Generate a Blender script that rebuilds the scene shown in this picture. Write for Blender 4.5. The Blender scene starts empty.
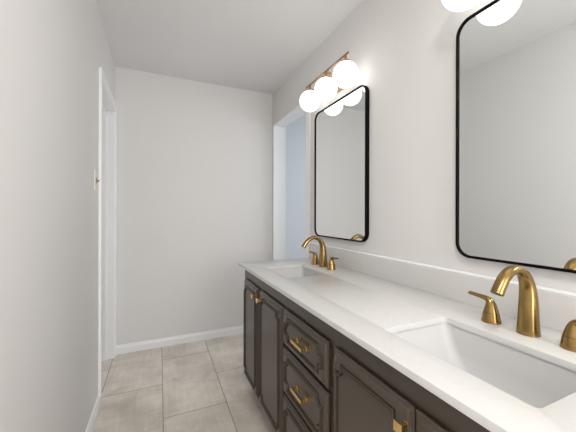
import bpy, bmesh, math, random
from mathutils import Vector, Matrix

C = bpy.context.scene.collection
S = bpy.context.scene
random.seed(4)
PI = math.pi

# ------------------------------------------------------------------ camera
CAM_Z = 1.1985
cd = bpy.data.cameras.new('camera')
cam = bpy.data.objects.new('camera', cd)
C.objects.link(cam)
S.camera = cam
cam.location = (0, 0, CAM_Z)
YAW, ROLL = 0.4168, 0.0024
fwd = Vector((math.sin(YAW), math.cos(YAW), 0))
right = Vector((math.cos(YAW), -math.sin(YAW), 0))
up = Vector((0, 0, 1))
r2 = right * math.cos(ROLL) + up * math.sin(ROLL)
u2 = up * math.cos(ROLL) - right * math.sin(ROLL)
cam.matrix_world = Matrix(((r2.x, u2.x, -fwd.x, 0), (r2.y, u2.y, -fwd.y, 0),
                           (r2.z, u2.z, -fwd.z, CAM_Z), (0, 0, 0, 1)))
cd.sensor_width = 36
cd.lens = 290.28 / 576 * 36
cd.shift_y = (213.38 - 216) / 576
cd.clip_start = 0.01

# ------------------------------------------------------------------ light
w = bpy.data.worlds.new('sky')
S.world = w
w.use_nodes = True
w.node_tree.nodes['Background'].inputs[0].default_value = (0.75, 0.85, 1.0, 1)
w.node_tree.nodes['Background'].inputs[1].default_value = 0.6

GLOBE = 1.5            # light of the opal globes
def area(name, loc, direction, sx, sy, power, col):
    l = bpy.data.lights.new(name, 'AREA')
    l.shape = 'RECTANGLE'; l.size = sx; l.size_y = sy
    l.energy = power; l.color = col
    o = bpy.data.objects.new(name, l); C.objects.link(o)
    o.location = loc
    o.rotation_euler = Vector(direction).to_track_quat('-Z', 'Z').to_euler()
    return o
# added fill behind the camera; daylight from the room beyond the right-hand doorway
area('fill_behind', (0.69, -1.28, 1.35), (-0.40, 1, 0), 0.68, 1.9, 28, (1.0, 0.995, 0.985))
area('daylight_side_room', (3.1, 2.2, 1.5), (-1, 0.25, 0), 1.4, 1.4, 20, (0.90, 0.95, 1.0))
area('daylight_left_room', (-1.35, 2.75, 1.3), (1, -0.3, -0.1), 0.6, 1.6, 10, (0.95, 0.97, 1.0))

S.view_settings.view_transform = 'Standard'
S.view_settings.look = 'None'
S.view_settings.gamma = 1.0
S.view_settings.use_curve_mapping = False
S.view_settings.exposure = 0.53

# added fill disk at the ceiling behind the camera, no lamp known there
dl = bpy.data.lights.new('ceiling_fill', 'AREA'); dl.shape = 'DISK'; dl.size = 0.26; dl.energy = 11; dl.color = (1.0, 0.975, 0.945)
dlo = bpy.data.objects.new('ceiling_fill', dl); C.objects.link(dlo); dlo.location = (-0.05, -0.25, 2.436)

# ------------------------------------------------------------------ materials
def mat(name, col, rough=0.5, metal=0.0, spec=0.5, coat=0.0):
    m = bpy.data.materials.new(name)
    m.use_nodes = True
    b = m.node_tree.nodes['Principled BSDF']
    b.inputs['Base Color'].default_value = (*col, 1)
    b.inputs['Roughness'].default_value = rough
    b.inputs['Metallic'].default_value = metal
    b.inputs['Specular IOR Level'].default_value = spec
    b.inputs['Coat Weight'].default_value = coat
    return m
def nodes(m):
    t = m.node_tree
    return t, t.nodes, t.links, t.nodes['Principled BSDF']
def bump(m, scale, strength, dist, detail=3, stretch=None):
    t, n, l, b = nodes(m)
    tc = n.new('ShaderNodeTexCoord')
    nz = n.new('ShaderNodeTexNoise'); nz.inputs['Scale'].default_value = scale
    nz.inputs['Detail'].default_value = detail
    if stretch:
        mp = n.new('ShaderNodeMapping'); mp.inputs['Scale'].default_value = stretch
        l.new(tc.outputs['Object'], mp.inputs[0]); l.new(mp.outputs[0], nz.inputs['Vector'])
    else:
        l.new(tc.outputs['Object'], nz.inputs['Vector'])
    bp = n.new('ShaderNodeBump'); bp.inputs['Strength'].default_value = strength
    bp.inputs['Distance'].default_value = dist
    l.new(nz.outputs['Fac'], bp.inputs['Height']); l.new(bp.outputs[0], b.inputs['Normal'])
    return nz
def vary(m, nz, c1, c2, lo=0.35, hi=0.65):
    t, n, l, b = nodes(m)
    r = n.new('ShaderNodeValToRGB')
    r.color_ramp.elements[0].position = lo; r.color_ramp.elements[0].color = (*c1, 1)
    r.color_ramp.elements[1].position = hi; r.color_ramp.elements[1].color = (*c2, 1)
    l.new(nz.outputs['Fac'], r.inputs[0]); l.new(r.outputs[0], b.inputs['Base Color'])

M = {}
M['wall'] = mat('wall_paint', (0.73, 0.715, 0.70), 0.75, spec=0.3)
bump(M['wall'], 42, 0.12, 0.003, 2)
M['ceiling'] = mat('ceiling_paint', (0.78, 0.775, 0.775), 0.85, spec=0.2)
bump(M['ceiling'], 45, 0.25, 0.004, 2)
M['side_wall'] = mat('side_room_paint', (0.68, 0.70, 0.73), 0.8, spec=0.2)
M['trim'] = mat('white_trim_paint', (0.86, 0.86, 0.86), 0.35)
M['wood'] = mat('espresso_paint', (0.064, 0.048, 0.036), 0.25, spec=0.65)
bump(M['wood'], 30, 0.06, 0.002, 4, (1, 1, 0.12))
M['inside'] = mat('cabinet_inside', (0.05, 0.035, 0.025), 0.7)
M['brass'] = mat('brushed_brass', (0.32, 0.208, 0.078), 0.24, 1.0)
M['pull_brass'] = mat('satin_brass', (0.86, 0.61, 0.27), 0.27, 1.0)
M['lamp_brass'] = mat('lamp_brass', (0.42, 0.27, 0.15), 0.28, 1.0)
M['black'] = mat('black_metal', (0.004, 0.004, 0.0045), 0.5, spec=0.06)
M['mirror'] = mat('mirror_glass', (0.925, 0.95, 0.945), 0.0, 1.0)
M['china'] = mat('white_china', (0.56, 0.555, 0.55), 0.35, spec=0.35)
M['ivory'] = mat('ivory_plastic', (0.74, 0.70, 0.62), 0.4)
M['bronze'] = mat('dark_bronze', (0.12, 0.085, 0.05), 0.4, 0.8)
M['grime'] = mat('old_brass', (0.30, 0.21, 0.10), 0.4, 0.8)
M['glass'] = mat('window_glass', (1, 1, 1), 0.0)

# white quartz with faint grey veins
q = M['quartz'] = mat('white_quartz', (0.61, 0.60, 0.583), 0.25, spec=0.5)
t, n, l, b = nodes(q)
tc = n.new('ShaderNodeTexCoord')
nz = n.new('ShaderNodeTexNoise'); nz.inputs['Scale'].default_value = 2.2
nz.inputs['Detail'].default_value = 5; nz.inputs['Distortion'].default_value = 1.2
l.new(tc.outputs['Object'], nz.inputs['Vector'])
rp = n.new('ShaderNodeValToRGB')
e = rp.color_ramp.elements
e[0].position = 0.0; e[0].color = (0.61, 0.60, 0.583, 1)
e[1].position = 1.0; e[1].color = (0.61, 0.60, 0.583, 1)
for pos, c in ((0.485, (0.61, 0.60, 0.583, 1)), (0.50, (0.592, 0.582, 0.565, 1)), (0.515, (0.61, 0.60, 0.583, 1))):
    k = rp.color_ramp.elements.new(pos); k.color = c
l.new(nz.outputs['Fac'], rp.inputs[0]); l.new(rp.outputs[0], b.inputs['Base Color'])

# opal globes: lit lamp glass
gl = bpy.data.materials.new('opal_glass_lit'); gl.use_nodes = True
b = gl.node_tree.nodes['Principled BSDF']
b.inputs['Base Color'].default_value = (0.9, 0.9, 0.88, 1)
b.inputs['Roughness'].default_value = 0.2
b.inputs['Emission Color'].default_value = (1.0, 0.97, 0.93, 1)
b.inputs['Emission Strength'].default_value = GLOBE
M['globe'] = gl

# large stone-look tiles, half-offset courses running to the back wall
f = M['tile'] = mat('stone_tile', (0.45, 0.42, 0.38), 0.38, spec=0.4)
t, n, l, b = nodes(f)
tc = n.new('ShaderNodeTexCoord')
sp = n.new('ShaderNodeSeparateXYZ'); l.new(tc.outputs['Object'], sp.inputs[0])
cx = n.new('ShaderNodeMath'); cx.operation = 'SUBTRACT'; cx.inputs[1].default_value = 0.022
cy = n.new('ShaderNodeMath'); cy.operation = 'SUBTRACT'; cy.inputs[1].default_value = 2.212
l.new(sp.outputs['X'], cx.inputs[0]); l.new(sp.outputs['Y'], cy.inputs[0])
cb = n.new('ShaderNodeCombineXYZ'); l.new(cy.outputs[0], cb.inputs['X']); l.new(cx.outputs[0], cb.inputs['Y'])
br = n.new('ShaderNodeTexBrick')
br.offset = 0.5; br.offset_frequency = 2
br.inputs['Color1'].default_value = (0.0, 0.0, 0.0, 1); br.inputs['Color2'].default_value = (1, 1, 1, 1)
br.inputs['Mortar'].default_value = (0.5, 0.5, 0.5, 1)
br.inputs['Scale'].default_value = 1.0
br.inputs['Mortar Size'].default_value = 0.0022
br.inputs['Mortar Smooth'].default_value = 0.1
br.inputs['Brick Width'].default_value = 0.74
br.inputs['Row Height'].default_value = 0.37
l.new(cb.outputs[0], br.inputs['Vector'])
# every tile shifts the cloud pattern
add = n.new('ShaderNodeVectorMath'); add.operation = 'MULTIPLY_ADD'
l.new(br.outputs['Color'], add.inputs[0]); add.inputs[1].default_value = (7, 3, 5)
l.new(tc.outputs['Object'], add.inputs[2])
n1 = n.new('ShaderNodeTexNoise'); n1.inputs['Scale'].default_value = 3.2; n1.inputs['Detail'].default_value = 5
n1.inputs['Roughness'].default_value = 0.6
l.new(add.outputs[0], n1.inputs['Vector'])
mp = n.new('ShaderNodeMapping'); mp.inputs['Scale'].default_value = (3, 34, 1); l.new(add.outputs[0], mp.inputs[0])
n2 = n.new('ShaderNodeTexNoise'); n2.inputs['Scale'].default_value = 1.6; n2.inputs['Detail'].default_value = 4
l.new(mp.outputs[0], n2.inputs['Vector'])
mp3 = n.new('ShaderNodeMapping'); mp3.inputs['Scale'].default_value = (34, 3, 1); l.new(add.outputs[0], mp3.inputs[0])
n3 = n.new('ShaderNodeTexNoise'); n3.inputs['Scale'].default_value = 1.6; n3.inputs['Detail'].default_value = 4
l.new(mp3.outputs[0], n3.inputs['Vector'])
s1 = n.new('ShaderNodeMath'); s1.operation = 'ADD'; l.new(n2.outputs['Fac'], s1.inputs[0]); l.new(n3.outputs['Fac'], s1.inputs[1])
s2 = n.new('ShaderNodeMath'); s2.operation = 'MULTIPLY_ADD'; l.new(s1.outputs[0], s2.inputs[0]); s2.inputs[1].default_value = 0.22
l.new(n1.outputs['Fac'], s2.inputs[2])
rp = n.new('ShaderNodeValToRGB')
rp.color_ramp.elements[0].position = 0.52; rp.color_ramp.elements[0].color = (0.49, 0.437, 0.375, 1)
rp.color_ramp.elements[1].position = 0.90; rp.color_ramp.elements[1].color = (0.78, 0.715, 0.635, 1)
l.new(s2.outputs[0], rp.inputs[0])
gm = n.new('ShaderNodeMixRGB'); gm.inputs['Color2'].default_value = (0.20, 0.18, 0.16, 1)
l.new(br.outputs['Fac'], gm.inputs['Fac']); l.new(rp.outputs[0], gm.inputs['Color1'])
l.new(gm.outputs[0], b.inputs['Base Color'])
inv = n.new('ShaderNodeMath'); inv.operation = 'SUBTRACT'; inv.inputs[0].default_value = 1.0
l.new(br.outputs['Fac'], inv.inputs[1])
bp = n.new('ShaderNodeBump'); bp.inputs['Strength'].default_value = 0.4; bp.inputs['Distance'].default_value = 0.002
l.new(inv.outputs[0], bp.inputs['Height']); l.new(bp.outputs[0], b.inputs['Normal'])

# ------------------------------------------------------------------ helpers
def obj(name, bm, m, parent=None, smooth=35, loc=None):
    bmesh.ops.recalc_face_normals(bm, faces=bm.faces)
    me = bpy.data.meshes.new(name)
    bm.to_mesh(me); bm.free()
    if smooth:
        me.shade_smooth(); me.set_sharp_from_angle(angle=math.radians(smooth))
    me.materials.append(M[m])
    o = bpy.data.objects.new(name, me); C.objects.link(o)
    if parent: o.parent = parent
    if loc: o.location = loc
    return o
def thing(name, label, cat, loc=(0, 0, 0), group=None):
    o = bpy.data.objects.new(name, None); C.objects.link(o)
    o.location = loc; o.empty_display_size = 0.05
    o['label'] = label; o['category'] = cat
    if group: o['group'] = group
    return o
def tag(o, label, cat, group=None):
    o['label'] = label; o['category'] = cat
    if group: o['group'] = group
    return o
def struct(name, bm, m, smooth=0):
    o = obj(name, bm, m, None, smooth); o['kind'] = 'structure'; return o
def box(bm, x0, x1, y0, y1, z0, z1, bev=0.0):
    vs = [bm.verts.new((x, y, z)) for z in (z0, z1) for y in (y0, y1) for x in (x0, x1)]
    fs = [bm.faces.new([vs[i] for i in q]) for q in
          ((0, 2, 3, 1), (4, 5, 7, 6), (0, 1, 5, 4), (2, 6, 7, 3), (0, 4, 6, 2), (1, 3, 7, 5))]
    if bev:
        es = list({e for f_ in fs for e in f_.edges})
        bmesh.ops.bevel(bm, geom=es, offset=bev, segments=2, affect='EDGES', profile=0.6)
    return bm
def loft(bm, rings, cap0=False, cap1=False, closed=False):
    """rings: lists of 3D points, each ring a closed loop of the same length."""
    R = [[bm.verts.new(p) for p in r] for r in rings]
    k = len(R[0]); m_ = len(R)
    for i in range(m_ if closed else m_ - 1):
        a, c = R[i], R[(i + 1) % m_]
        for j in range(k):
            bm.faces.new((a[j], a[(j + 1) % k], c[(j + 1) % k], c[j]))
    if cap0: bm.faces.new(R[0])
    if cap1: bm.faces.new(R[-1])
    return bm
def rrect(a0, a1, b0, b1, r, seg=8):
    out = []
    r = max(r, 1e-4)
    for ca, cb_, s in ((a1 - r, b1 - r, 0), (a0 + r, b1 - r, 1), (a0 + r, b0 + r, 2), (a1 - r, b0 + r, 3)):
        for i in range(seg + 1):
            t_ = (s + i / seg) * PI / 2
            out.append((ca + r * math.cos(t_), cb_ + r * math.sin(t_)))
    return out
def lathe(bm, prof, c, seg=40, cap0=True, cap1=True):
    rings = [[(c[0] + r * math.cos(2 * PI * j / seg), c[1] + r * math.sin(2 * PI * j / seg), c[2] + z)
              for j in range(seg)] for r, z in prof]
    return loft(bm, rings, cap0, cap1)
def catmull(P, n_=8):
    P = [Vector(p) for p in P]
    Q = [P[0] * 2 - P[1]] + P + [P[-1] * 2 - P[-2]]
    out = []
    for i in range(1, len(Q) - 2):
        for k in range(n_):
            t_ = k / n_
            a, b_, c, d = Q[i - 1], Q[i], Q[i + 1], Q[i + 2]
            out.append(0.5 * ((2 * b_) + (c - a) * t_ + (2 * a - 5 * b_ + 4 * c - d) * t_ ** 2 + (3 * b_ - a - 3 * c + d) * t_ ** 3))
    out.append(P[-1])
    return out
def sweep(bm, pts, side, seg=28):
    """pts: (x, y, z, ra, rb); ra along `side`, rb across; the path lies in the plane normal to side."""
    pos = [Vector(p[:3]) for p in pts]
    side = Vector(side)
    rings = []
    for i, p in enumerate(pts):
        tg = (pos[min(i + 1, len(pos) - 1)] - pos[max(i - 1, 0)]).normalized()
        nn = tg.cross(side).normalized()
        rings.append([pos[i] + side * (p[3] * math.cos(2 * PI * j / seg)) + nn * (p[4] * math.sin(2 * PI * j / seg)) for j in range(seg)])
    return loft(bm, rings, True, True)
def tube(bm, p0, p1, r, seg=16):
    p0, p1 = Vector(p0), Vector(p1)
    d = (p1 - p0).normalized()
    s = d.orthogonal().normalized(); t_ = d.cross(s)
    rings = [[p + s * (r * math.cos(2 * PI * j / seg)) + t_ * (r * math.sin(2 * PI * j / seg)) for j in range(seg)] for p in (p0, p1)]
    return loft(bm, rings, True, True)

# ------------------------------------------------------------------ the room
H, XL, XR, D, YB = 2.44, -0.3455, 1.0768, 2.842, -1.3
T = 0.12
LD0, LD1, LDH = 2.195, 2.765, 2.035          # left doorway
RD0, RD1, RDH = 2.045, 2.795, 2.10           # right-hand opening
SX, SY0, SY1 = 3.2, 1.0, 3.6                 # side room
bm = bmesh.new(); box(bm, -1.5, SX + T, YB - T, SY1 + T, -0.1, 0.0); struct('floor', bm, 'tile')
bm = bmesh.new(); box(bm, -1.5, SX + T, YB - T, SY1 + T, H, H + 0.1); struct('ceiling', bm, 'ceiling')
bm = bmesh.new()
box(bm, XL - T, XL, YB, LD0 - 0.015, 0, H); box(bm, XL - T, XL, LD1 + 0.015, D, 0, H); box(bm, XL - T, XL, LD0 - 0.015, LD1 + 0.015, LDH + 0.015, H)
struct('wall_left', bm, 'wall')
bm = bmesh.new()
box(bm, XR, XR + T, YB, RD0, 0, H); box(bm, XR, XR + T, RD1 + 0.012, D, 0, H); box(bm, XR, XR + T, RD0, RD1 + 0.012, RDH + 0.012, H)
struct('wall_right', bm, 'wall')
bm = bmesh.new(); box(bm, XL - T, XR + T, D, D + T, 0, H); struct('wall_back', bm, 'wall')
bm = bmesh.new()
W0, W1, WZ0, WZ1 = 0.32, 1.04, 0.35, 2.3
box(bm, XL - T, W0, YB - T, YB, 0, H); box(bm, W1, XR + T, YB - T, YB, 0, H)
box(bm, W0, W1, YB - T, YB, 0, WZ0); box(bm, W0, W1, YB - T, YB, WZ1, H)
struct('wall_rear', bm, 'wall')
# unseen window, added to frame the fill light behind the camera
bm = bmesh.new()
for a in ((W0, W0 + 0.05, WZ0, WZ1), (W1 - 0.05, W1, WZ0, WZ1), (W0, W1, WZ0, WZ0 + 0.05), (W0, W1, WZ1 - 0.05, WZ1),
          ((W0 + W1) / 2 - 0.015, (W0 + W1) / 2 + 0.015, WZ0, WZ1)):
    box(bm, a[0], a[1], YB - 0.05, YB - 0.005, a[2], a[3])
struct('added_window_1', bm, 'trim')
# side room seen through the right-hand opening, and the room behind the left door
bm = bmesh.new()
box(bm, XR + T, SX, SY1, SY1 + T, 0, H); box(bm, SX, SX + T, SY0 - T, SY1 + T, 0, H)
box(bm, XR + T, SX, SY0 - T, SY0, 0, H); box(bm, XR, XR + T, D + T, SY1 + T, 0, H)
struct('wall_side', bm, 'side_wall')
bm = bmesh.new()
box(bm, -1.5, -1.38, 1.7, 3.2, 0, H); box(bm, -1.38, XL - T, 1.7, 1.8, 0, H); box(bm, -1.38, XL - T, 3.1, 3.2, 0, H); box(bm, XL-T, XL-T+0.02, D+T, 3.1, 0, H)
struct('wall_closet', bm, 'wall')

# left door: jamb with stop and casing
bm = bmesh.new()
JX0, JX1 = XL - T - 0.004, XL + 0.004
box(bm, JX0, JX1, LD1, LD1 + 0.015, 0, LDH); box(bm, JX0, JX1, LD0 - 0.015, LD0, 0, LDH); box(bm, JX0, JX1, LD0 - 0.015, LD1 + 0.015, LDH, LDH + 0.015)
box(bm, XL - 0.085, XL - 0.05, LD1 - 0.011, LD1, 0, LDH); box(bm, XL - 0.085, XL - 0.05, LD0, LD0 + 0.011, 0, LDH); box(bm, XL - 0.085, XL - 0.05, LD0, LD1, LDH - 0.011, LDH)
CW = 0.07
YE = D - 0.001
for th, i0, i1 in ((0.009, 0.004, 0.028), (0.012, 0.0282, 0.058), (0.0145, 0.0582, CW)):
    box(bm, XL, XL + th, LD0 - i1, LD0 - i0, 0, LDH + i1); box(bm, XL, XL + th, LD1 + i0, min(LD1 + i1, YE), 0, LDH + i1)
    box(bm, XL, XL + th, LD0 - i0 + 0.0001, LD1 + i0 - 0.0001, LDH + i0, LDH + i1)
struct('door_1', bm, 'trim')
# lining of the right-hand opening
bm = bmesh.new()
box(bm, XR - 0.003, XR + T + 0.003, RD1, RD1 + 0.012, 0, RDH); box(bm, XR - 0.003, XR + T + 0.003, RD0, RD0 + 0.012, 0.0, RDH)
box(bm, XR - 0.003, XR + T + 0.003, RD0, RD1 + 0.012, RDH, RDH + 0.012)
box(bm, XR - 0.012, XR, RD0 - 0.045, RD0 + 0.006, 0, RDH + 0.012, 0)
box(bm, XR + T, XR + T + 0.015, RD1 + 0.003, RD1 + 0.07, 0, RDH + 0.06)
struct('trim_1', bm, 'trim')
# unseen ring made up around the added ceiling fill
bm = bmesh.new()
lathe(bm, [(0.133, -0.001), (0.133, -0.006), (0.140, -0.008), (0.158, -0.004), (0.160, -0.0005)], (-0.05, -0.25, H), 40, False, False)
struct('added_fill_ring', bm, 'trim', 40)
# baseboards
BH = 0.075
def base(name, x0, x1, y0, y1, axis, sgn):
    bm = bmesh.new()
    prof = [(0, 0), (0.014, 0), (0.014, BH * 0.72), (0.009, BH * 0.86), (0.007, BH), (0, BH)]
    if axis == 'x':
        rings = [[(x, y0 + sgn * a, z) for a, z in prof] for x in (x0, x1)]
    else:
        rings = [[(x0 + sgn * a, y, z) for a, z in prof] for y in (y0, y1)]
    loft(bm, rings, True, True)
    struct(name, bm, 'trim')
base('baseboard_back', XL, XR, D, D, 'x', -1)
base('baseboard_left', XL, XL, YB, LD0 - CW - 0.001, 'y', 1)
base('baseboard_rear', XL, XR, YB, YB, 'x', 1)

# ------------------------------------------------------------------ vanity cabinet
FX = 0.533          # face frame
DX = 0.513          # door and drawer fronts
V0, V1 = 0.125, 1.925
ZB, ZT = 0.105, 0.8430
cab = thing('vanity_cabinet', 'long espresso brown double vanity cabinet with brass hardware under the white countertop', 'vanity cabinet', (0.78, 1.03, 0))
Mi = Matrix.Translation((-0.78, -1.03, 0))
def cpart(name, bm, m, parent=None, smooth=30):
    bmesh.ops.transform(bm, matrix=Mi, verts=bm.verts)
    return obj(name, bm, m, parent or cab, smooth)
def fpart(name, bm, m, parent):            # child of a part that sits at the cabinet's origin
    bmesh.ops.transform(bm, matrix=Mi, verts=bm.verts)
    return obj(name, bm, m, parent, 30)

doors = [(1.596, 1.882, 'far'), (1.236, 1.562, 'near'), (0.479, 0.804, 'far'), (0.150, 0.475, 'near')]
DZ0, DZ1 = 0.130, 0.765
drawers = [(0.604, 0.765), (0.389, 0.591), (0.134, 0.375)]
DY0, DY1 = 0.838, 1.223
# face frame: stiles and rails
bm = bmesh.new()
for y0, y1 in ((V0, 0.17), (0.785, 0.855), (1.205, 1.255), (1.87, V1), (0.455, 0.499), (1.545, 1.615)):
    box(bm, FX, FX + 0.02, y0, y1, ZB, ZT)
for z0, z1 in ((ZB, 0.165), (0.745, ZT)):
    box(bm, FX + 0.0005, FX + 0.0195, V0 + 0.001, V1 - 0.001, z0 + 0.0005, z1 - 0.0005)
for z0, z1 in ((0.578, 0.617), (0.362, 0.402)):
    box(bm, FX + 0.0005, FX + 0.0195, 0.82, 1.24, z0, z1)
cpart('face_frame', bm, 'wood', smooth=0)
bm = bmesh.new()
for y0, y1 in ((V0, V0 + 0.018), (V1 - 0.018, V1)):
    box(bm, FX + 0.02, XR - 0.004, y0, y1, ZB, ZT)
    box(bm, 0.61, XR - 0.004, y0, y1, 0.001, ZB)
for y0, y1 in ((0.81, 0.828), (1.22, 1.238)):
    box(bm, FX + 0.02, XR - 0.02, y0, y1, ZB + 0.018, 0.66)
box(bm, FX + 0.02, XR - 0.004, V0 + 0.018, V1 - 0.018, ZB, ZB + 0.018)
box(bm, XR - 0.016, XR - 0.004, V0 + 0.018, V1 - 0.018, ZB + 0.018, 0.66)
cpart('carcass', bm, 'wood', smooth=0)
bm = bmesh.new(); box(bm, 0.61, 0.628, V0 + 0.018, V1 - 0.018, 0.001, ZB)
cpart('toe_kick', bm, 'wood', smooth=0)

def panel_path(y0, y1, z0, z1, n_, e_, seg=7):
    """rectangle with stepped concave corners, counter-clockwise in (y, z)"""
    r = n_ - e_
    out = []
    for cy_, cz_, s in ((y1, z1, 0), (y0, z1, 1), (y0, z0, 2), (y1, z0, 3)):
        # local corner frame: first along the edge that arrives, for the top right corner
        loc_ = [(0, -n_), (-e_, -n_)]
        loc_ += [(-e_ - r * math.sin(a), -e_ - r * math.cos(a)) for a in [PI / 2 * i / seg for i in range(1, seg)]]
        loc_ += [(-n_, -e_), (-n_, 0)]
        c_, s_ = math.cos(s * PI / 2), math.sin(s * PI / 2)
        out += [(cy_ + a * c_ - b_ * s_, cz_ + a * s_ + b_ * c_) for a, b_ in loc_]
    return out
MOULD = [(0.0086, 0.0), (0.0085, -0.0060), (0.0060, -0.0060), (0.0058, 0.0040), (0.0047, 0.0052), (0.0030, 0.0052), (0.0024, 0.0010), (0.0014, 0.0010),
         (0.0008, 0.0070), (-0.0010, 0.0085), (-0.0032, 0.0072), (-0.0040, 0.0030), (-0.0042, -0.0060), (-0.0066, -0.0060), (-0.0067, 0.0)]
def front(bm, y0, y1, z0, z1, path):
    """lipped slab front with a raised scalloped moulding between two routed grooves"""
    steps = [(0.006, FX - 0.0004), (0.006, FX - 0.0036), (0.0, FX - 0.0038), (0.0, FX - 0.0105), (0.0025, FX - 0.0125), (0.007, FX - 0.0125), (0.0085, FX - 0.0145), (0.0105, FX - 0.0185), (0.0135, DX)]
    rings = [[(x, a, b_) for a, b_ in rrect(y0 + i, y1 - i, z0 + i, z1 - i, 0.003, 3)] for i, x in steps]
    loft(bm, rings[:-1], True, False)
    k = len(path)
    P = [Vector(p) for p in path]
    nr = []
    for i in range(k):
        a = (P[i] - P[i - 1]).normalized(); b_ = (P[(i + 1) % k] - P[i]).normalized()
        m_ = Vector((a.y, -a.x)) + Vector((b_.y, -b_.x))
        d = max(m_.length, 0.3)
        nr.append(m_.normalized() * min(1.42, 2 / d))
    mr = [[(DX - hgt, P[i].x + nr[i].x * off, P[i].y + nr[i].y * off) for i in range(k)] for off, hgt in MOULD]
    # step up to the front face, face with a hole, moulding, inner panel
    loft(bm, rings[-2:])
    es = []
    for lp in (rings[-1], mr[0]):
        vs = [bm.verts.new(p) for p in lp]
        es += [bm.edges.new((vs[i], vs[(i + 1) % len(vs)])) for i in range(len(vs))]
    bmesh.ops.triangle_fill(bm, edges=es, use_beauty=True)
    loft(bm, mr)
    vs = [bm.verts.new(p) for p in mr[-1]]
    es = [bm.edges.new((vs[i], vs[(i + 1) % len(vs)])) for i in range(len(vs))]
    bmesh.ops.triangle_fill(bm, edges=es, use_beauty=True)
    bmesh.ops.remove_doubles(bm, verts=bm.verts, dist=1e-5)

def knob(y, z, parent):
    bm = bmesh.new()
    # square foot, post and square plate
    box(bm, DX - 0.003, DX + 0.0004, y - 0.0066, y + 0.0066, z - 0.0066, z + 0.0066, 0.0006)
    box(bm, DX - 0.0235, DX - 0.001, y - 0.006, y + 0.006, z - 0.006, z + 0.006, 0.0008)
    box(bm, DX - 0.029, DX - 0.0225, y - 0.0125, y + 0.0125, z - 0.0125, z + 0.0125, 0.0012)
    o = fpart('knob', bm, 'pull_brass', parent)
    o['label'] = 'square brass knob'
    return o
def pull(y, z, parent, L=0.094, P=0.029):
    bm = bmesh.new()
    box(bm, DX - P, DX - P + 0.010, y - L / 2, y + L / 2, z - 0.0068, z + 0.0068, 0.0012)
    for s in (-1, 1):
        yc = y + s * (L / 2 - 0.008)
        box(bm, DX - P + 0.008, DX + 0.0005, yc - 0.006, yc + 0.006, z - 0.006, z + 0.006, 0.0008)
        box(bm, DX - 0.004, DX + 0.0004, yc - 0.008, yc + 0.008, z - 0.008, z + 0.008, 0.0008)
    o = fpart('pull', bm, 'pull_brass', parent)
    o['label'] = 'square brass bar pull'
for i, (y0, y1, kind) in enumerate(doors):
    bm = bmesh.new()
    front(bm, y0, y1, DZ0, DZ1, panel_path(y0 + 0.027, y1 - 0.027, DZ0 + 0.040, DZ1 - 0.040, 0.029, 0.008))
    d = cpart('door', bm, 'wood', smooth=40)
    ky = y0 + 0.012 if kind == 'far' else y1 - 0.044
    knob(ky, DZ1 - 0.043, d)
    hy = y1 + 0.004 if kind == 'far' else y0 - 0.004
    for hz in (0.695, 0.245):
        bm = bmesh.new()
        tube(bm, (FX - 0.009, hy, hz - 0.024), (FX - 0.009, hy, hz + 0.024), 0.0038)
        box(bm, FX - 0.004, FX - 0.0003, min(hy, hy + (0.012 if kind == 'far' else -0.012)), max(hy, hy + (0.012 if kind == 'far' else -0.012)), hz - 0.02, hz + 0.02)
        for s in (-1, 1):
            lathe(bm, [(0.0001, 0), (0.003, 0.001), (0.0038, 0.003), (0.002, 0.005), (0.0001, 0.006)], (FX - 0.009, hy, hz + (0.024 if s > 0 else -0.030)), 10)
        fpart('hinge', bm, 'bronze', d)
for i, (z0, z1) in enumerate(drawers):
    bm = bmesh.new()
    front(bm, DY0, DY1, z0, z1, panel_path(DY0 + 0.032, DY1 - 0.032, z0 + 0.033, z1 - 0.033, 0.031, 0.008))
    d = cpart('drawer', bm, 'wood', smooth=40)
    pull(1.020, (z0 + z1) / 2, d)

# ------------------------------------------------------------------ countertop with backsplash
ZC = 0.8612
SK = [(0.600, 0.857, 0.283, 0.661), (0.604, 0.857, 1.380, 1.705)]     # openings x0 x1 y0 y1
CX0, CX1, CY0, CY1 = 0.495, XR - 0.001, 0.085, 1.971
top = thing('countertop', 'long white quartz vanity countertop with two undermount sink openings', 'countertop', (0.78, 1.03, ZC - 0.018))
def mk_top():
    bm = bmesh.new()
    loops = [rrect(CX0, CX1, CY0, CY1, 0.004, 3)] + [rrect(a[0], a[1], a[2], a[3], 0.012, 8) for a in SK]
    es = []
    for lp in loops:
        vs = [bm.verts.new((x, y, ZC)) for x, y in lp]
        es += [bm.edges.new((vs[i], vs[(i + 1) % len(vs)])) for i in range(len(vs))]
    bmesh.ops.triangle_fill(bm, edges=es, use_beauty=True)
    fs = list(bm.faces)
    ex = bmesh.ops.extrude_face_region(bm, geom=fs)
    for v in [g for g in ex['geom'] if isinstance(g, bmesh.types.BMVert)]: v.co.z -= 0.018
    bmesh.ops.recalc_face_normals(bm, faces=bm.faces)
    bm.normal_update()
    ed = [e_ for e_ in bm.edges if len(e_.link_faces) == 2 and e_.calc_face_angle(0) > 1.0 and e_.verts[0].co.z > ZC - 0.001 and e_.verts[1].co.z > ZC - 0.001]
    bmesh.ops.bevel(bm, geom=ed, offset=0.0018, segments=2, affect='EDGES', profile=0.5)
    bmesh.ops.transform(bm, matrix=Matrix.Translation((-0.78, -1.03, -(ZC - 0.018))), verts=bm.verts)
    return bm
obj('slab', mk_top(), 'quartz', top, 30)
bm = bmesh.new(); box(bm, XR - 0.021, XR + 0.0006, CY0, CY1, ZC + 0.0002, 0.9685)
bmesh.ops.bevel(bm, geom=[e_ for e_ in bm.edges if all(abs(v.co.x - XR + 0.021) < 1e-5 and v.co.z > 0.9 for v in e_.verts)], offset=0.004, segments=3, affect='EDGES', profile=0.5)
bmesh.ops.transform(bm, matrix=Matrix.Translation((-XR, -1.03, -ZC)), verts=bm.verts)
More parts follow.
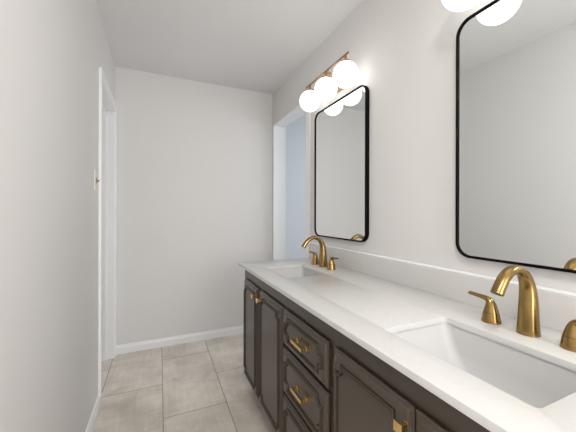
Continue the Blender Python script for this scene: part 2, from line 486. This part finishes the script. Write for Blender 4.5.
bs = tag(obj('backsplash', bm, 'quartz', None, 30, (XR, 1.03, ZC)), 'low white quartz backsplash strip along the wall behind the faucets', 'backsplash')

bm = bmesh.new()
loft(bm, [[(-0.0085, y, 0.9684 - ZC), (-0.0002, y, 0.9684 - ZC), (-0.0002, y, 0.9755 - ZC), (-0.0050, y, 0.9725 - ZC)] for y in (CY0 - 1.03, CY1 - 1.03)], True, True)
obj('white_bead', bm, 'trim', bs, 0)['label'] = 'thin white line along the top'  # thin white strip where the backsplash top meets the wall
# ------------------------------------------------------------------ sinks
def sink(a, label):
    x0, x1, y0, y1 = a
    zt = ZC - 0.0185
    cx_, cy_ = (x0 + x1) / 2, (y0 + y1) / 2
    t_ = thing('undermount_sink', label, 'sink', (cx_, cy_, zt - 0.15), 'undermount sinks in the countertop')
    bm = bmesh.new()
    g = 0.004
    def R(ix, iy, z, r):
        return [(p[0] - cx_, p[1] - cy_, z - zt + 0.15) for p in rrect(x0 - g + ix, x1 + g - ix, y0 - g + iy, y1 + g - iy, r, 8)]
    rings = [R(-0.02, -0.02, zt - 0.012, 0.03), R(-0.02, -0.02, zt, 0.03), R(0, 0, zt, 0.022), R(0.002, 0.004, zt - 0.02, 0.024),
             R(0.010, 0.030, zt - 0.075, 0.03), R(0.018, 0.055, zt - 0.112, 0.036), R(0.030, 0.075, zt - 0.126, 0.04),
             R(0.060, 0.110, zt - 0.131, 0.04), R(0.100, 0.160, zt - 0.134, 0.02)]
    inner_end = R(0.100, 0.160, zt - 0.134, 0.02)
    outer = [R(0.060, 0.110, zt - 0.144, 0.04), R(0.020, 0.065, zt - 0.138, 0.04), R(0.006, 0.045, zt - 0.118, 0.036), R(-0.004, 0.02, zt - 0.075, 0.03), R(-0.008, -0.006, zt - 0.012, 0.03)]
    loft(bm, list(reversed(outer)) and ([outer[-1 - i] for i in range(len(outer))][::-1][::-1] and rings), False, True)
    loft(bm, [rings[0]] + outer[::-1], False, True)
    bmesh.ops.remove_doubles(bm, verts=bm.verts, dist=1e-5)
    obj('basin', bm, 'china', t_, 50)
    bm = bmesh.new()
    lathe(bm, [(0.027, 0.0), (0.029, 0.0022), (0.026, 0.0034), (0.021, 0.003), (0.020, 0.001), (0.017, 0.001), (0.016, 0.005), (0.012, 0.0075), (0.0003, 0.0082)], (0, 0, 0.0162), 28)
    obj('drain', bm, 'brass', t_, 40)
sink(SK[0], 'white rectangular undermount sink nearest the camera, below the near mirror')
sink(SK[1], 'white rectangular undermount sink at the far end of the countertop, below the far mirror')

# ------------------------------------------------------------------ faucets
def faucet(x, y, label):
    t_ = thing('faucet', label, 'faucet', (x, y, ZC + 0.0002), 'brass widespread faucets')
    path = [(0, 0, 0, .0258, .0258), (0, 0, .010, .0255, .0255), (0, 0, .040, .0235, .0235), (0, 0, .075, .0222, .0218), (-.001, 0, .108, .0205, .0190), (-.007, 0, .140, .0182, .0156),
            (-.024, 0, .168, .0160, .0128), (-.050, 0, .1840, .0152, .0115), (-.082, 0, .1830, .0148, .0112), (-.112, 0, .1660, .0148, .0116), (-.134, 0, .1400, .0150, .0124), (-.142, 0, .1270, .0150, .0128)]
    xs = catmull([p[:3] for p in path], 6)
    rs = []
    for i in range(len(path) - 1):
        for k in range(6):
            u_ = k / 6; rs.append(tuple(path[i][q] * (1 - u_) + path[i + 1][q] * u_ for q in (3, 4)))
    rs.append(path[-1][3:])
    rs = [(a * 1.05, b_ * 1.08) for a, b_ in rs]
    bm = bmesh.new()
    sweep(bm, [(p.x, p.y, p.z, r[0], r[1]) for p, r in zip(xs, rs)], (0, 1, 0), 32)
    sp_ = obj('spout', bm, 'brass', t_, 50)
    bm = bmesh.new(); tube(bm, (-0.1414, 0, 0.1280), (-0.1424, 0, 0.1262), 0.0085)
    obj('aerator', bm, 'bronze', sp_, 40)
    bm = bmesh.new(); lathe(bm, [(0.0276, 0), (0.0276, 0.0025), (0.0266, 0.0035)], (0, 0, 0), 40)
    obj('base_ring', bm, 'brass', t_, 40)
    for s in (1, -1):
        bm = bmesh.new()
        lathe(bm, [(0.0265, 0), (0.0265, 0.003), (0.0245, 0.012), (0.0225, 0.026), (0.0215, 0.0305), (0.0207, 0.031)], (-0.002, s * 0.099, 0), 36)
        h_ = obj('handle', bm, 'brass', t_, 40)
        P = [(0, .0315, .0212, .0212), (0, .042, .0182, .0182), (0.0012, .054, .0145, .0145), (.005, .0635, .0110, .0120), (.014, .0692, .0082, .0106), (.030, .0712, .0066, .0098), (.050, .0728, .0060, .0092), (.068, .0742, .0054, .0086), (.0712, .0752, .0030, .005)]
        c = catmull([(p[0], 0, p[1]) for p in P], 5)
        rr = []
        for i in range(len(P) - 1):
            for k in range(5):
                u_ = k / 5; rr.append((P[i][2] * (1 - u_) + P[i + 1][2] * u_, P[i][3] * (1 - u_) + P[i + 1][3] * u_))
        rr.append(P[-1][2:])
        bm = bmesh.new()
        sweep(bm, [(-0.002, s * (0.099 + p.x), p.z, r[1], r[0]) for p, r in zip(c, rr)], (1, 0, 0), 28)
        obj('lever', bm, 'brass', h_, 50)
faucet(0.952, 0.474, 'brass widespread faucet nearest the camera, under the near mirror')
faucet(0.952, 1.597, 'brass widespread faucet at the far end of the countertop, under the far mirror')

# ------------------------------------------------------------------ mirrors
def mirror(y0, y1, label):
    z0, z1 = 1.034, 1.934
    t_ = thing('wall_mirror', label, 'mirror', (XR, (y0 + y1) / 2, z0), 'black framed wall mirrors')
    cy_ = (y0 + y1) / 2
    def R(x, i, r): return [(x, a - cy_, b_ - z0) for a, b_ in rrect(y0 + i, y1 - i, z0 + i, z1 - i, r, 10)]
    bm = bmesh.new()
    r = 0.055; W = 0.0085; dp = -0.026
    loft(bm, [R(-0.0005, 0, r), R(dp + 0.001, 0, r), R(dp, 0.001, r - 0.001), R(dp, W - 0.001, r - W), R(dp + 0.001, W, r - W), R(-0.0005, W, r - W)], closed=True)
    obj('frame', bm, 'black', t_, 40)
    bm = bmesh.new()
    loft(bm, [R(-0.0008, W + 0.0003, r - W), R(-0.020, W + 0.0003, r - W)], True, True)
    obj('glass', bm, 'mirror', t_, 30)
mirror(0.178, 0.768, 'large black framed rounded mirror nearest the camera, cut by the right edge')
mirror(1.305, 1.893, 'black framed rounded mirror on the far side, whole, beside the doorway')

# ------------------------------------------------------------------ vanity lights
def light(yc, label):
    lx, zg, rg = -0.115, 1.985, 0.072
    t_ = thing('vanity_light', label, 'light fixture', (XR, yc, 2.05), 'three-globe vanity lights')
    zo = -2.05
    bm = bmesh.new(); box(bm, -0.022, -0.0005, -0.058, 0.058, 1.995 + zo, 2.105 + zo, 0.003)
    obj('canopy', bm, 'lamp_brass', t_, 30)
    bm = bmesh.new(); tube(bm, (-0.02, 0, 2.07 + zo), (lx, 0, 2.0985 + zo), 0.008)
    obj('arm', bm, 'lamp_brass', t_, 40)
    bm = bmesh.new(); box(bm, lx - 0.0045, lx + 0.0045, -0.242, 0.268, 2.0945 + zo, 2.1035 + zo, 0.001)
    obj('bar', bm, 'lamp_brass', t_, 30)
    for k in (-1, 0, 1):
        y = k * 0.213
        bm = bmesh.new()
        bmesh.ops.create_uvsphere(bm, u_segments=40, v_segments=24, radius=rg, matrix=Matrix.Translation((lx, y, zg + zo)))
        g_ = obj('globe', bm, 'globe', t_, 180)
        bm = bmesh.new()
        lathe(bm, [(0.030, 0), (0.030, 0.008), (0.026, 0.011), (0.0075, 0.012), (0.0075, 0.045)], (lx, y, zg + rg - 0.0065 + zo), 24)
        obj('cap', bm, 'lamp_brass', g_, 40)
light(1.585, 'brass vanity light with three lit white globes above the far mirror')
light(0.460, 'vanity light with lit white globes above the near mirror, cut by the top edge')

# ------------------------------------------------------------------ light switch
sw = thing('light_switch', 'small ivory wall switch with brown toggle beside the left door casing', 'light switch', (XL, 2.02, 1.33))
bm = bmesh.new()
loft(bm, [[(x, a, b_) for a, b_ in rrect(-0.037 + i, 0.037 - i, i, 0.118 - i, 0.005, 3)] for i, x in ((0, 0.0004), (0, 0.003), (0.003, 0.0055))], True, True)
obj('plate', bm, 'ivory', sw, 30)
bm = bmesh.new()
box(bm, 0.005, 0.0075, -0.012, 0.012, 0.043, 0.075, 0.0008)
box(bm, 0.007, 0.021, -0.0045, 0.0045, 0.053, 0.064, 0.0015)
o = obj('toggle', bm, 'grime', sw, 30); o['label'] = 'brown toggle'
for z in (0.029, 0.089):
    bm = bmesh.new(); tube(bm, (0.005, 0, z), (0.0068, 0, z), 0.0032, 12)
    obj('screw', bm, 'ivory', sw, 30)
